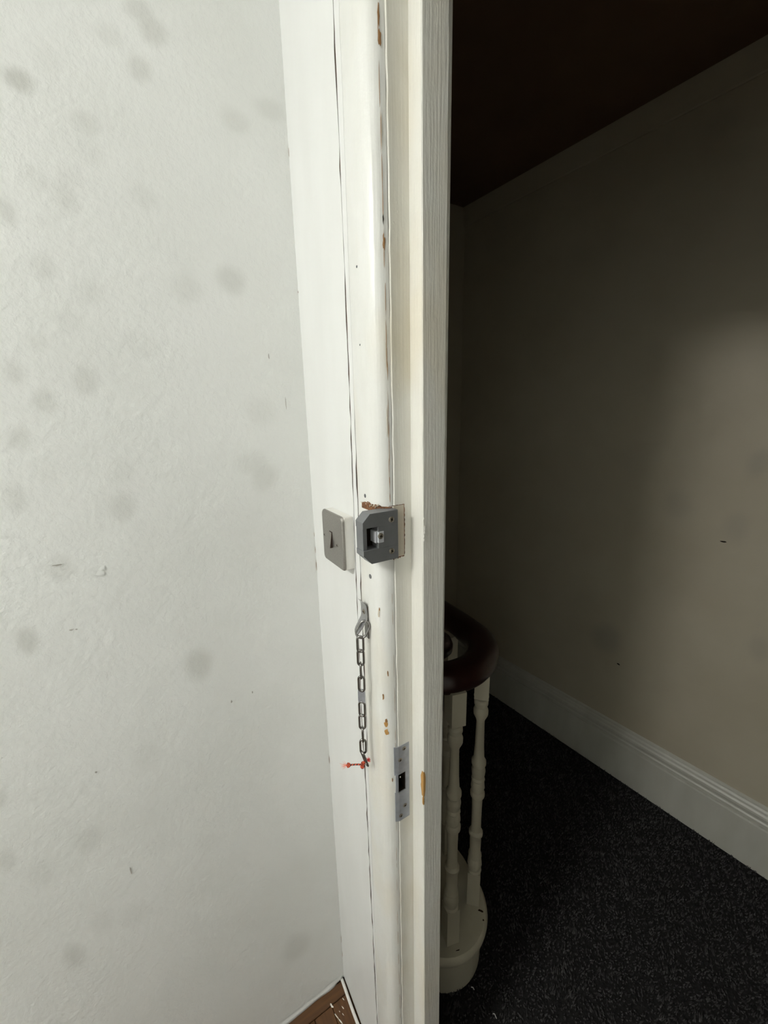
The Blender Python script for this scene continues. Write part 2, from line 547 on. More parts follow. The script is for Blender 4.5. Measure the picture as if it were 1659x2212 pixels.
NZ = 520
TOP = 2.60
jA = smooth_noise(NZ, 0.0007, 3, 1)
jB = smooth_noise(NZ, 0.0007, 3, 2)
gapA = np.clip(smooth_noise(NZ, 1.0, 5, 3) * 0.0022 + 0.0024 + 0.0008 * (np.linspace(0, 2.6, NZ) < 1.0), 0.0003, 0.0050)
zz = np.linspace(0, TOP, NZ)
# second crack opens only from just below the chain up to above the lock
wgt = np.clip((zz - 0.98) / 0.05, 0, 1) * np.clip((1.66 - zz) / 0.12, 0, 1)
gapB = np.clip(smooth_noise(NZ, 1.0, 5, 4) * 0.0026 + 0.0022, 0.0, 0.0046) * wgt
crackA = 0.1975 + smooth_noise(NZ, 0.0016, 40, 5) + jA
crackB = 0.2120 + smooth_noise(NZ, 0.0010, 40, 6) + jB
crackA = crackA + np.interp(zz, [0.0, 0.9, 1.05, 1.5, TOP], [0.012, 0.003, -0.004, 0.0, 0.001])
def pr_board(z, i):
    return [(-0.0008, 0.0), (crackA[i] - gapA[i], 0.0), (crackA[i] - gapA[i], 0.018), (-0.0008, 0.018)]
def pr_strip(z, i):
    a, b = crackA[i], crackB[i] - gapB[i]
    return [(a, 0.0002), (b, 0.0), (b, 0.016), (a, 0.016)]
wob = smooth_noise(NZ, 0.0008, 12, 8)
wob2 = smooth_noise(NZ, 0.0005, 4, 9)
def bead_pt(t, wo=0.0):
    """t 0..1 over the rounded nose of the bead"""
    a = -PI / 2 + t * PI / 2
    return (0.262 + (0.0265 + wo) * math.cos(a), 0.0205 + (0.0245 + wo) * math.sin(a))
def pr_bead(z, i):
    p = [(crackB[i], 0.018), (crackB[i], 0.0004), (crackB[i] + 0.004, -0.0006), (crackB[i] + 0.012, -0.0022)]
    p += [(0.236, -0.0036 - wob2[i]), (0.25, -0.0042 - wob2[i])]
    for k in range(13):
        p.append(bead_pt(k / 12 * 0.97, wob[i] * 0.5 + wob2[i] * 0.5))
    p += [(0.272, 0.0195), (0.25, 0.0195)]
    return p
vs_, fs_ = loft(pr_board, 0, TOP, NZ)
board = obj('casing_board', vs_, fs_, 'board', door)
vs_, fs_ = loft(pr_strip, 0, TOP, NZ)
strip = obj('casing_strip', vs_, fs_, 'board', door)
MB().box(0.188, 0.224, 0.0009, 0.0155, 0, TOP).build('frame_timber', 'crack_timber', door)
vs_, fs_ = loft(pr_bead, 0, TOP, NZ)
bead = obj('edge_bead', vs_, fs_, 'bead', door)
autosmooth(bead, 40)
jj = smooth_noise(NZ, 0.0006, 4, 12)
def pr_jamb(z, i):
    return [(0.215, 0.0202), (0.2895, 0.0202 + jj[i]), (0.2905, 0.0212 + jj[i]), (0.2905, 0.0512), (0.215, 0.0512)]
# the jamb is cut out for the mortice box and for the lock keep
def jamb_seg(z0, z1, n):
    i0, i1 = int(z0 / TOP * (NZ - 1)), int(z1 / TOP * (NZ - 1))
    return loft(lambda z, i: pr_jamb(z, min(NZ - 1, i + i0)), z0, z1, n)
jm = MB()
MZ0, MZ1, MY0, MY1 = 0.954, 0.994, 0.0192, 0.0347
for z0, z1, n in ((0, MZ0, 200), (MZ1, TOP, 260)):
    jm.add(*jamb_seg(z0, z1, n))
jm.box(0.215, 0.2905, MY1, 0.0512, MZ0, MZ1)
jm.box(0.215, 0.245, 0.0202, MY1, MZ0, MZ1)
jamb = jm.build('jamb', 'jamb', door)
stopx = lambda z: 0.317 + (2.074 - z) * 0.0062
js = smooth_noise(NZ, 0.0006, 5, 14)
js2 = smooth_noise(NZ, 0.0005, 6, 15)
def pr_stop(z, i):
    X = stopx(z)
    return [(0.23, 0.0512), (X - 0.0012, 0.0512 + js2[i] * 0.5), (X + js[i] * 0.2, 0.0526), (X, 0.056), (X, 0.0915), (X - 0.0015, 0.093), (0.23, 0.093)]
vs_, fs_ = loft(pr_stop, 0, TOP, NZ)
stop = obj('door_stop', vs_, fs_, 'stop', door)
autosmooth(stop, 14)
def pr_lining(z, i):
    X = 0.302 + (2.07 - z) * 0.002
    return [(0.205, 0.093), (X, 0.093), (X, 0.109), (X - 0.003, HY), (0.205, HY)]
vs_, fs_ = loft(pr_lining, 0, TOP, 60)
obj('hall_lining', vs_, fs_, 'stop', door)
# head and the far jamb
hb = MB()
hb.box(0.30, DOOR_R + 0.10, 0.0, 0.0512, HEAD, HEAD + 0.10)
hb.box(0.30, DOOR_R + 0.10, 0.0512, HY, HEAD - 0.025, HEAD + 0.10)
hb.build('head', 'jamb', door)
rj = MB()
rj.box(DOOR_R, DOOR_R + 0.12, -0.004, 0.0512, 0, HEAD)
rj.box(DOOR_R - 0.025, DOOR_R + 0.12, 0.0512, HY, 0, HEAD)
rj.build('jamb', 'jamb', door)
# the door itself stands open into the room, hinged on the other jamb
lf = MB()
DX = DOOR_R + 0.004
lf.box(DX, DX + 0.044, -0.765, -0.008, 0.006, HEAD - 0.004)
leaf = lf.build('door_leaf', 'board', door)
for z0, z1 in ((0.22, 0.86), (1.06, 1.98)):
    for y0, y1 in ((-0.665, -0.425), (-0.345, -0.105)):
        MB().bbox(DX - 0.006, DX + 0.002, y0, y1, z0, z1, 0.004).build('door_panel', 'board', leaf)

# chips of missing paint, as thin irregular scabs lying on the wood
def bead_frame(t):
    x, y = bead_pt(t, 0.0004)
    a = -PI / 2 + t * PI / 2
    n = Vector((math.cos(a) * 0.0245, math.sin(a) * 0.0265, 0)).normalized()
    u = Vector((-n.y, n.x, 0))
    return (x, y), u, n
def chip(parent, mat, c, u, n, ru, rz, seed, proud=0.0004):
    b = MB()
    blob(b, c, u, (0, 0, 1), ru, rz, n, seed, proud)
    return b.build('paint_chip', mat, parent)
def bead_chip(t, z, ru, rz, mat, seed):
    (x, y), u, n = bead_frame(t)
    return chip(bead, mat, (x, y, z), u, n, ru, rz, seed, 0.0007)
sd = 100
for t, z, ru, rz, mt in ((0.78, 2.065, 0.0016, 0.012, 'bare_wood'), (0.80, 2.045, 0.0026, 0.010, 'bare_wood'), (0.76, 2.093, 0.0012, 0.010, 'bare_wood'),
                         (0.80, 1.955, 0.0010, 0.022, 'recess'), (0.80, 1.862, 0.0009, 0.008, 'dark'), (0.81, 1.836, 0.0020, 0.010, 'bare_wood'),
                         (0.40, 1.1555, 0.0018, 0.006, 'bare_wood'), (0.38, 1.159, 0.0012, 0.003, 'torn_wood'),
                         (0.50, 1.1020, 0.0042, 0.0065, 'ochre_wood'), (0.50, 1.1085, 0.0026, 0.006, 'bare_wood'), (0.50, 1.0855, 0.0046, 0.0075, 'ochre_wood'),
                         (0.62, 1.2021, 0.0012, 0.0065, 'bare_wood'), (0.30, 1.3106, 0.0022, 0.009, 'recess'), (0.33, 1.318, 0.0014, 0.004, 'bare_wood'),
                         (0.72, 0.985, 0.0010, 0.006, 'bare_wood'), (0.80, 1.61, 0.0008, 0.03, 'recess'), (0.80, 1.70, 0.0007, 0.025, 'recess')):
    sd += 1
    bead_chip(t, z, ru, rz, mt, sd)
b = MB()
zc = 1.47
k = 0
while zc < 2.08:
    h_ = rng.uniform(0.012, 0.035)
    (x, y), u, n_ = bead_frame(0.80 + 0.05 * math.sin(zc * 5) + rng.uniform(-0.012, 0.012))
    blob(b, (x, y, zc), u, (0, 0, 1), 0.0005, h_, n_, 1000 + k, 0.0007, 10)
    zc += h_ * rng.uniform(1.2, 2.0)
    k += 1
zc = 0.35
while zc < 1.38:
    h_ = rng.uniform(0.008, 0.03)
    (x, y), u, n_ = bead_frame(0.86 + 0.03 * math.sin(zc * 7))
    blob(b, (x, y, zc), u, (0, 0, 1), 0.0003, h_, n_, 1200 + k, 0.0006, 10)
    zc += h_ * rng.uniform(1.5, 3.5)
    k += 1
o = b.build('paint_crack', 'bare_wood', bead)
o['kind'] = 'stuff'
# nail heads in the flat of the bead
for x, z, r in ((0.2456, 1.4992, 0.0032), (0.2536, 1.3677, 0.0038), (0.244, 1.8181, 0.0017), (0.2457, 1.7181, 0.0014)):
    b = MB().disc((x, -0.0040, z), (0, -1, 0), r, 0.0007, 14)
    b.build('nail_head', 'nail', bead)
# bare ochre wood on the arris of the stop and lumps of paint
X = stopx(0.98)
for z0, z1, wy, wx in ((0.958, 1.012, 0.0045, 0.0080), (0.940, 0.958, 0.0020, 0.0035)):
    b = MB()
    n = 9
    vs, fs = [], []
    for k in range(n):
        z = z0 + (z1 - z0) * k / (n - 1)
        e = math.sin(PI * min(1, (k + 0.6) / n)) ** 0.4
        j = rng.uniform(0.8, 1.1)
        vs += [(X - wx * e * j, 0.0506, z), (X + 0.0004, 0.0506, z), (X + 0.0005, 0.0512 + wy * e * rng.uniform(0.7, 1.1), z)]
    for k in range(n - 1):
        o_ = 3 * k
        fs += [(o_, o_ + 1, o_ + 4, o_ + 3), (o_ + 1, o_ + 2, o_ + 5, o_ + 4)]
    b.add(vs, fs)
    b.build('paint_chip', 'ochre_wood', stop)
b = MB()
for k, (z, r) in enumerate(((1.4706, 0.0022), (1.455, 0.0045), (1.449, 0.0040), (1.443, 0.0028), (1.4366, 0.0024))):
    blob(b, (stopx(z) + 0.0006, 0.0535 + rng.uniform(-0.001, 0.001), z), (0, 1, 0), (0, 0, 1), r * 0.6, r * 1.5, (1, -0.3, 0), 300 + k, 0.0022)
b.build('paint_lump', 'stop', stop, smooth=True)
b = MB()
for k in range(60):
    z = rng.uniform(0.2, 2.05)
    blob(b, (0.2907, rng.uniform(0.022, 0.049), z), (0, 1, 0), (0, 0, 1), rng.uniform(0.0004, 0.0016), rng.uniform(0.0006, 0.004), (1, 0, 0), 500 + k, 0.0006, 8)
b.build('paint_lump', 'jamb', jamb, smooth=True)

# plaster-to-frame cracks at the corner
b = MB()
for k, (z, h) in enumerate(((2.0653, 0.008), (1.8469, 0.003), (1.305, 0.013), (1.375, 0.006), (1.34, 0.01), (0.789, 0.016), (0.16, 0.02), (0.10, 0.014))):
    blob(b, (0.0016, -0.0008, z), (0.6, -0.6, 0), (0, 0, 1), 0.0012, h, (1, -1, 0), 700 + k, 0.0004)
b.build('paint_crack', 'bare_wood', board)

# --- room floor: planks ---------------------------------------------
floor = struct(MB().box(-0.06, RX1 + 0.06, RY0 - 0.06, 0.0512, -0.06, -0.012).build('floor', 'underlay'), 'brown plank floor flecked with white paint')
BW = 0.034
def plank(x0, x1, y0, y1, mat):
    return MB().bbox(x0, x1, y0, y1, -0.012, rng.uniform(-0.0006, 0.0), 0.0014).build('plank', mat, floor)
for k in range(8):
    plank(0.003, BW, -0.4 * (k + 1) + 0.0006, -0.4 * k - 0.0006, 'plank_y')
y = 0.049
row = 0
while y > RY0 + 0.05:
    w = 0.052
    x = BW + 0.0012
    first = True
    while x < RX1 - 0.01:
        ln = rng.uniform(0.9, 1.5)
        x2 = min(RX1, x + ln)
        plank(x, x2 - 0.0008, y - w + 0.0011, y, 'plank')
        x = x2
    y -= w
    row += 1
b = MB()
for k, (x, y_, ru, rv) in enumerate(((0.0349, -0.0557, 0.003, 0.008), (0.056, -0.030, 0.0012, 0.006), (0.0415, -0.0215, 0.0012, 0.004), (0.062, -0.052, 0.0018, 0.010), (0.075, -0.047, 0.0014, 0.012),
                                     (0.082, -0.062, 0.002, 0.012), (0.068, -0.035, 0.001, 0.004), (0.058, -0.041, 0.001, 0.003), (0.09, -0.08, 0.002, 0.008))):
    blob(b, (x, y_, 0.0004), (0.93, 0.35, 0), (-0.35, 0.93, 0), rv, ru, (0, 0, 1), 800 + k, 0.0006)
b.build('paint_fleck', 'fleck', floor)
# ragged caulk along the foot of the plaster wall and the loose white bead by the door board
n = 90
vs, fs = [], []
cj = smooth_noise(n, 0.0022, 3, 21)
for k in range(n):
    y_ = -1.2 + 1.192 * k / (n - 1)
    w = max(0.0015, 0.0052 + cj[k]) * (0.45 if y_ > -0.03 else 1)
    vs += [(0.0012, y_, 0.018 + cj[k]), (0.0020, y_, 0.006), (w, y_, 0.0008), (0.0005, y_, 0.0)]
for k in range(n - 1):
    for j in range(3):
        fs.append((4 * k + j, 4 * k + j + 1, 4 * k + 5 + j, 4 * k + 4 + j))
struct(obj('trim_1', vs, fs, 'plaster_plain', smooth=True), 'ragged white caulk where the spotted wall meets the plank floor')
pts = [(0.004 + 0.288 * t, -0.0085 - 0.003 * math.sin(t * 9) * t - 0.002 * t, 0.0052) for t in np.linspace(0, 1, 24)]
struct(MB().tube(pts, 0.0042, 8).build('trim_2', 'fleck', smooth=True), 'thin white floor bead at the foot of the door board')

# --- hall -------------------------------------------------------------
A = np.array([-0.664, 1.290, 0.0])
D = np.array([0.9958, 0.0917, 0.0])
NH = np.array([0.0917, -0.9958, 0.0])      # towards the doorway
S0, S1 = -0.30, 3.05
HS = [(0.6, 0.638, 0.069, 0.078, 0.6), (0.983, 1.447, 0.032, 0.051, 0.5), (0.958, 1.227, 0.04, 0.055, 0.35), (1.076, 0.832, 0.032, 0.049, 0.4), (0.786, 1.278, 0.048, 0.059, 0.3), (0.745, 2.456, 0.047, 0.044, 0.3), (0.636, 1.436, 0.078, 0.07, 0.15)]  # darker soft-edged ellipses mixed into the hall wall colour
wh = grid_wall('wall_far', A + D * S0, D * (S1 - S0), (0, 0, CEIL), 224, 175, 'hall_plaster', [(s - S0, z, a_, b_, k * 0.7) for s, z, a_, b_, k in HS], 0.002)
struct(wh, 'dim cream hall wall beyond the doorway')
def wp(s, out, z):
    p = A + D * s + NH * out
    return (p[0], p[1], z)
b = MB()
blob(b, wp(0.9325, 0.002, 1.1717), tuple(D), (0, 0, 1), 0.011, 0.0035, tuple(NH), 61, 0.0005)
blob(b, wp(0.6606, 0.002, 0.5454), tuple(D), (0, 0, 1), 0.007, 0.004, tuple(NH), 62, 0.0005)
b.build('wall_nick', 'dark', wh)
def sweep(name, prof, mat, s0=S0, s1=S1):
    """profile of (out, z) swept along the hall wall"""
    n = len(prof)
    vs = [wp(s0, o_, z) for o_, z in prof] + [wp(s1, o_, z) for o_, z in prof]
    fs = [(i, (i + 1) % n, n + (i + 1) % n, n + i) for i in range(n)] + [tuple(range(n)), tuple(range(2 * n - 1, n - 1, -1))]
    return obj(name, vs, fs, mat)
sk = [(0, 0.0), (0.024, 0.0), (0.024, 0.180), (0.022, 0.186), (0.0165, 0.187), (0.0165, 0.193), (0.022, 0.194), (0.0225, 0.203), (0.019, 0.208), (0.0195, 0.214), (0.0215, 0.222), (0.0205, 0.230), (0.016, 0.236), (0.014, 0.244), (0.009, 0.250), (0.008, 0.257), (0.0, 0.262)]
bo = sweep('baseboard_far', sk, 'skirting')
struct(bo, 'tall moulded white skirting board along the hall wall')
tr = sweep('trim_3', [(0, 2.535), (0.006, 2.535), (0.008, 2.540), (0.008, 2.56), (0.010, 2.575), (0.014, CEIL), (0, CEIL)], 'hall_plaster')
struct(tr, 'shallow plaster cornice band at the top of the hall wall')
HX0, HX1 = -0.96, 2.40
struct(MB().box(HX0 - 0.06, HX0, HY, 1.27, 0, CEIL).build('wall_hall_end', 'hall_plaster'))
struct(MB().box(HX1 - 0.06, HX1, HY, 1.60, 0, CEIL).build('wall_hall_right', 'hall_plaster'))
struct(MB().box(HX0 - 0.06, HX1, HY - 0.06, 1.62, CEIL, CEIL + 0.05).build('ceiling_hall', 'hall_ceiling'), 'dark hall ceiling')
fh = struct(MB().box(HX0 - 0.06, HX1, 0.0512, 1.62, -0.06, -0.004).build('floor_hall', 'carpet_base'), 'hall floor with charcoal carpet')
# carpet pile: leaning tufts, one object
NT = 90000
px = nrng.uniform(HX0, 1.75, NT)
py = nrng.uniform(0.10, 1.56, NT)
ok = (py - A[1]) < (px - A[0]) * D[1] / D[0] - 0.004
px, py = px[ok], py[ok]
NT = len(px)
lean = np.zeros(NT)
hgt = np.zeros(NT)
for k in range(10):
    fx, fy = nrng.normal(0, 230, 2)
    w_ = np.sin(px * fx + py * fy + nrng.uniform(0, 6.28))
    hgt += w_ / 10 ** 0.5
    fx, fy = nrng.normal(0, 70, 2)
    lean += np.sin(px * fx + py * fy + nrng.uniform(0, 6.28)) / 10 ** 0.5
ang = lean * 1.8 + nrng.normal(0, 0.6, NT)
H = 0.006 + 0.0028 * np.clip(hgt, -1.5, 1.5) + nrng.uniform(-0.001, 0.0015, NT)
R_ = nrng.uniform(0.0022, 0.0038, NT)
off = H * nrng.uniform(0.3, 0.9, NT)
V4 = np.zeros((NT, 4, 3))
for k in range(3):
    a_ = ang + 2 * PI * k / 3
    V4[:, k, 0] = px + R_ * np.cos(a_)
    V4[:, k, 1] = py + R_ * np.sin(a_)
    V4[:, k, 2] = -0.005
V4[:, 3, 0] = px + off * np.cos(ang)
V4[:, 3, 1] = py + off * np.sin(ang)
V4[:, 3, 2] = H
base = np.arange(NT)[:, None] * 4
T3 = np.concatenate([base + np.array([[0, 1, 3]]), base + np.array([[1, 2, 3]]), base + np.array([[2, 0, 3]])], 0)
tone = np.clip(0.33 + 0.16 * hgt + nrng.normal(0, 0.18, NT), 0, 1)
me = bpy.data.meshes.new('carpet_pile')
me.vertices.add(NT * 4)
me.vertices.foreach_set('co', V4.reshape(-1))
me.loops.add(len(T3) * 3)
me.loops.foreach_set('vertex_index', T3.reshape(-1))
me.polygons.add(len(T3))
me.polygons.foreach_set('loop_start', np.arange(len(T3)) * 3)
me.polygons.foreach_set('loop_total', np.full(len(T3), 3))
at = me.attributes.new('tone', 'FLOAT', 'POINT')
at.data.foreach_set('value', np.repeat(tone, 4).astype(np.float32))
me.materials.append(M['pile'])
me.update()
me.validate()
pile = bpy.data.objects.new('carpet_pile', me)
col.objects.link(pile)
pile.parent = fh
pile['kind'] = 'stuff'
pile['label'] = 'short charcoal carpet pile'

# ------------------------------------------------------------------ balustrade in the hall
bal = tag(empty('stair_balustrade', (0.10, 0.32, 0)), 'cream turned balusters under a dark scrolled handrail on a rounded kerb', 'balustrade')
KZ = 0.165
CX, CY = 0.083, 0.298
def kerb_outline(r, yo, yi):
    """round end plus a straight kerb running off along -X"""
    pts = []
    a0 = math.asin(min(1, (yo - CY) / r))
    a1 = -PI - math.asin(min(1, max(-1, (CY - yi) / r))) if False else -PI * 0.98
    for k in range(33):
        a = (PI / 2) + (-PI * 1.25) * k / 32
        pts.append((CX + r * math.cos(a), CY + r * math.sin(a)))
    x_end = CX + r * math.cos(PI / 2 - PI * 1.25)
    return [(-0.93, yo), (0.02, yo)] + [p for p in pts] + [(-0.01, yi), (-0.93, yi)]
def slab(name, outline, z0, z1, mat, parent, bev=0.0):
    b = MB()
    if bev:
        c = np.array(outline)
        ctr = np.array([CX, CY])
        n = len(outline)
        rings = []
        for dz, ins in ((0, bev * 0.6), (bev * 0.4, 0.15 * bev), (0.5 * (z1 - z0), 0), (z1 - z0 - bev * 0.5, 0.15 * bev), (z1 - z0, bev * 0.7)):
            ring = []
            for i in range(n):
                p, q, r_ = c[i - 1], c[i], c[(i + 1) % n]
                t = (r_ - p) / (np.linalg.norm(r_ - p) + 1e-9)
                nn = np.array([-t[1], t[0]])   # outline runs clockwise -> inward is to the right
                ring.append(tuple(q - nn * ins) + (z0 + dz,))
            rings.append(ring)
        vs = [p for r_ in rings for p in r_]
        fs = []
        for j in range(len(rings) - 1):
            for i in range(n):
                fs.append((j * n + i, j * n + (i + 1) % n, (j + 1) * n + (i + 1) % n, (j + 1) * n + i))
        fs.append(tuple(range(n - 1, -1, -1)))
        fs.append(tuple((len(rings) - 1) * n + i for i in range(n)))
        b.add(vs, fs)
    else:
        b.prism(outline, 2, z0, z1)
    o = b.build(name, mat, parent)
    autosmooth(o, 40)
    return o
slab('kerb_top', kerb_outline(0.140, 0.446, 0.365), KZ - 0.034, KZ, 'baluster', bal, 0.012)
slab('kerb_riser', kerb_outline(0.121, 0.436, 0.372), 0.0, KZ - 0.033, 'baluster', bal)
for k, (x, y, ru, rv, du) in enumerate(((0.166, 0.384, 0.010, 0.0035, (0.8, 0.6, 0)), (0.186, 0.374, 0.0025, 0.003, (1, 0, 0)), (0.198, 0.264, 0.009, 0.0016, (0.3, 0.95, 0)))):
    b = MB()
    blob(b, (x, y, KZ + 0.0004), du, (-du[1], du[0], 0), ru, rv, (0, 0, 1), 901 + k, 0.0005)
    b.build('paint_chip', 'crack_timber', bal)

RZ = 1.005
def baluster(x, y, rot, ztop, half=0.0185):
    b = MB()
    h = ztop - KZ
    def sq(z0, z1):
        c, s = math.cos(rot), math.sin(rot)
        P = [(x + half * (a * c - d * s), y + half * (a * s + d * c)) for a, d in ((-1, -1), (1, -1), (1, 1), (-1, 1))]
        b.prism(P, 2, z0, z1)
    zb, zt = KZ + 0.125, ztop - 0.092
    sq(KZ, zb)
    sq(zt, ztop)
    prof = [(0.020, 0.0), (0.0165, 0.004), (0.0175, 0.010), (0.0205, 0.020), (0.0195, 0.034), (0.0150, 0.042), (0.0190, 0.047), (0.0190, 0.053), (0.0160, 0.058), (0.0165, 0.10), (0.0160, 0.115), (0.0195, 0.121), (0.0195, 0.128), (0.0150, 0.134),
            (0.0150, 0.20), (0.0155, 0.232), (0.0150, 0.240), (0.0195, 0.247), (0.0198, 0.256), (0.0165, 0.262), (0.0190, 0.275), (0.0175, 0.289), (0.0155, 0.293), (0.0185, 0.299), (0.0155, 0.305), (0.0178, 0.312), (0.0190, 0.326), (0.0165, 0.339),
            (0.0195, 0.345), (0.0195, 0.354), (0.0155, 0.361), (0.0140, 0.40), (0.0130, 0.47), (0.0145, 0.478), (0.0188, 0.490), (0.0192, 0.502), (0.0160, 0.512), (0.0182, 0.519), (0.0182, 0.526), (0.0150, 0.531), (0.0195, 0.540)]
    k = (zt - zb) / 0.540
    b.lathe([(0.0168 + (r - 0.0168) * (1.55 if r < 0.0168 else 1.2), zb + z * k) for r, z in prof], x, y, 18)
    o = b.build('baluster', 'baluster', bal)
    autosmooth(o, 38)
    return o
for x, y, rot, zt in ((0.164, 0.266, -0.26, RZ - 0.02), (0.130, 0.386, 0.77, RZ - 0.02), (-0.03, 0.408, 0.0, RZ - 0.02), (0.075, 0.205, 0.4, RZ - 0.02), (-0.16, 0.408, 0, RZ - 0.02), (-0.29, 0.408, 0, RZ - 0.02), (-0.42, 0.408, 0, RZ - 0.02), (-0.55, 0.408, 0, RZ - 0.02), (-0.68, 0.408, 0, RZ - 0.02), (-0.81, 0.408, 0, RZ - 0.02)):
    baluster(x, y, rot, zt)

# handrail: straight run curling into a volute
ctrl = [(-0.955, 0.455), (-0.6, 0.455), (-0.3, 0.456), (-0.12, 0.456), (-0.02, 0.452), (0.060, 0.440), (0.116, 0.398), (0.145, 0.335), (0.138, 0.264), (0.096, 0.212), (0.035, 0.205), (-0.012, 0.236), (-0.024, 0.285), (-0.005, 0.315)]
def catmull(P, n):
    out = []
    for i in range(len(P) - 1):
        p0, p1, p2, p3 = P[max(i - 1, 0)], P[i], P[i + 1], P[min(i + 2, len(P) - 1)]
        for k in range(n):
            t = k / n
            out.append(tuple(0.5 * ((2 * b_) + (-a_ + c_) * t + (2 * a_ - 5 * b_ + 4 * c_ - d_) * t * t + (-a_ + 3 * b_ - 3 * c_ + d_) * t ** 3) for a_, b_, c_, d_ in zip(p0, p1, p2, p3)))
    out.append(P[-1])
    return out
path = catmull(ctrl, 8)
prof = [(-0.5, -0.20), (-0.36, -0.5), (0.36, -0.5), (0.5, -0.20), (0.5, 0.05), (0.44, 0.28), (0.30, 0.43), (0.12, 0.5), (-0.12, 0.5), (-0.30, 0.43), (-0.44, 0.28), (-0.5, 0.05)]
vs, fs = [], []
np_ = len(prof)
for i, p in enumerate(path):
    a_ = Vector(path[max(i - 1, 0)])
    c_ = Vector(path[min(i + 1, len(path) - 1)])
    t = (c_ - a_).normalized()
    nrm = Vector((-t.y, t.x))
    s_ = i / (len(path) - 1)
    w = 0.082 if s_ < 0.62 else 0.082 - 0.022 * (s_ - 0.62) / 0.38
    for u_, v_ in prof:
        vs.append((p[0] + nrm.x * u_ * w, p[1] + nrm.y * u_ * w, RZ + v_ * 0.058))
for i in range(len(path) - 1):
    for k in range(np_):
        fs.append((i * np_ + k, i * np_ + (k + 1) % np_, (i + 1) * np_ + (k + 1) % np_, (i + 1) * np_ + k))
fs += [tuple(range(np_ - 1, -1, -1)), tuple((len(path) - 1) * np_ + k for k in range(np_))]
hb = MB().add(vs, fs)
hb.lathe([(0.040, RZ - 0.029), (0.055, RZ - 0.012), (0.056, RZ + 0.004), (0.050, RZ + 0.018), (0.034, RZ + 0.028), (0.012, RZ + 0.032)], 0.008, 0.316, 28)
hr = hb.build('handrail', 'mahogany', bal)
hr['label'] = 'dark polished handrail ending in a scroll'
autosmooth(hr, 50)

# lint on the carpet
tag(MB().tube([(0.2181, 0.3029, 0.009), (0.222, 0.3055, 0.012), (0.2265, 0.3060, 0.009)], 0.0012, 6).build('lint_scrap', 'lint', None, (0.222, 0.304, 0.008)), 'white lint scrap on the carpet close to the rounded kerb', 'lint')
tag(MB().tube([(0.288, 0.3175, 0.008), (0.2921, 0.3191, 0.013), (0.300, 0.3185, 0.009)], 0.0011, 6).build('lint_scrap', 'lint', None, (0.292, 0.319, 0.008)), 'white lint thread on the carpet at the bottom edge, away from the kerb', 'lint')

# ------------------------------------------------------------------ ceiling lamp (behind the camera)
lamp = tag(empty('ceiling_lamp', LAMP_POS), 'round opal ceiling lamp lighting the room', 'lamp')
lx, ly, lz = LAMP_POS
MB().lathe([(0.10, lz), (0.10, lz - 0.02), (0.07, lz - 0.035), (0.05, lz - 0.05)], lx, ly, 32).build('lamp_base', 'bright_steel', lamp)
globe = [(0.20 * math.sin(a), lz - 0.135 + 0.10 * math.cos(a)) for a in np.linspace(0.28, PI - 0.05, 16)]
MB().lathe(globe[::-1], lx, ly, 32).build('lamp_shade', 'lamp', lamp, smooth=True)

# ------------------------------------------------------------------ light switch
PX0, PX1, PZ0, PZ1, PYF = 0.1028, 0.1920, 1.3575, 1.4548, -0.0215
sw = tag(empty('light_switch', (0.147, 0.0, PZ0)), 'brushed steel one-gang light switch on a white painted back box', 'switch')
def rounded(x0, x1, z0, z1, r, n=6):
    out = []
    for cx_, cz_, a0 in ((x1 - r, z0 + r, -PI / 2), (x1 - r, z1 - r, 0), (x0 + r, z1 - r, PI / 2), (x0 + r, z0 + r, PI)):
        for k in range(n + 1):
            a = a0 + PI / 2 * k / n
            out.append((cx_ + r * math.cos(a), cz_ + r * math.sin(a)))
    return out
bx = MB().bbox(PX0 + 0.002, PX1 - 0.0008, -0.0175, 0.0005, PZ0 + 0.002, PZ1 - 0.001, 0.0012).build('back_box', 'box_paint', sw)
out_b = rounded(PX0, PX1, PZ0, PZ1, 0.008)
ctr = ((PX0 + PX1) / 2, (PZ0 + PZ1) / 2)
def shrink(o_, d):
    return [(ctr[0] + (x - ctr[0]) * (1 - d / 0.045), ctr[1] + (z - ctr[1]) * (1 - d / 0.048)) for x, z in o_]
rings = [(out_b, -0.0172), (out_b, -0.0185), (shrink(out_b, 0.0008), -0.0203), (shrink(out_b, 0.0022), PYF)]
n = len(out_b)
vs, fs = [], []
for r_, y_ in rings:
    vs += [(x, y_, z) for x, z in r_]
for j in range(len(rings) - 1):
    for i in range(n):
        fs.append((j * n + i, j * n + (i + 1) % n, (j + 1) * n + (i + 1) % n, (j + 1) * n + i))
fs += [tuple(range(n)), tuple((len(rings) - 1) * n + i for i in range(n))]
pl = obj('face_plate', vs, fs, 'steel_plate', sw)
autosmooth(pl, 25)
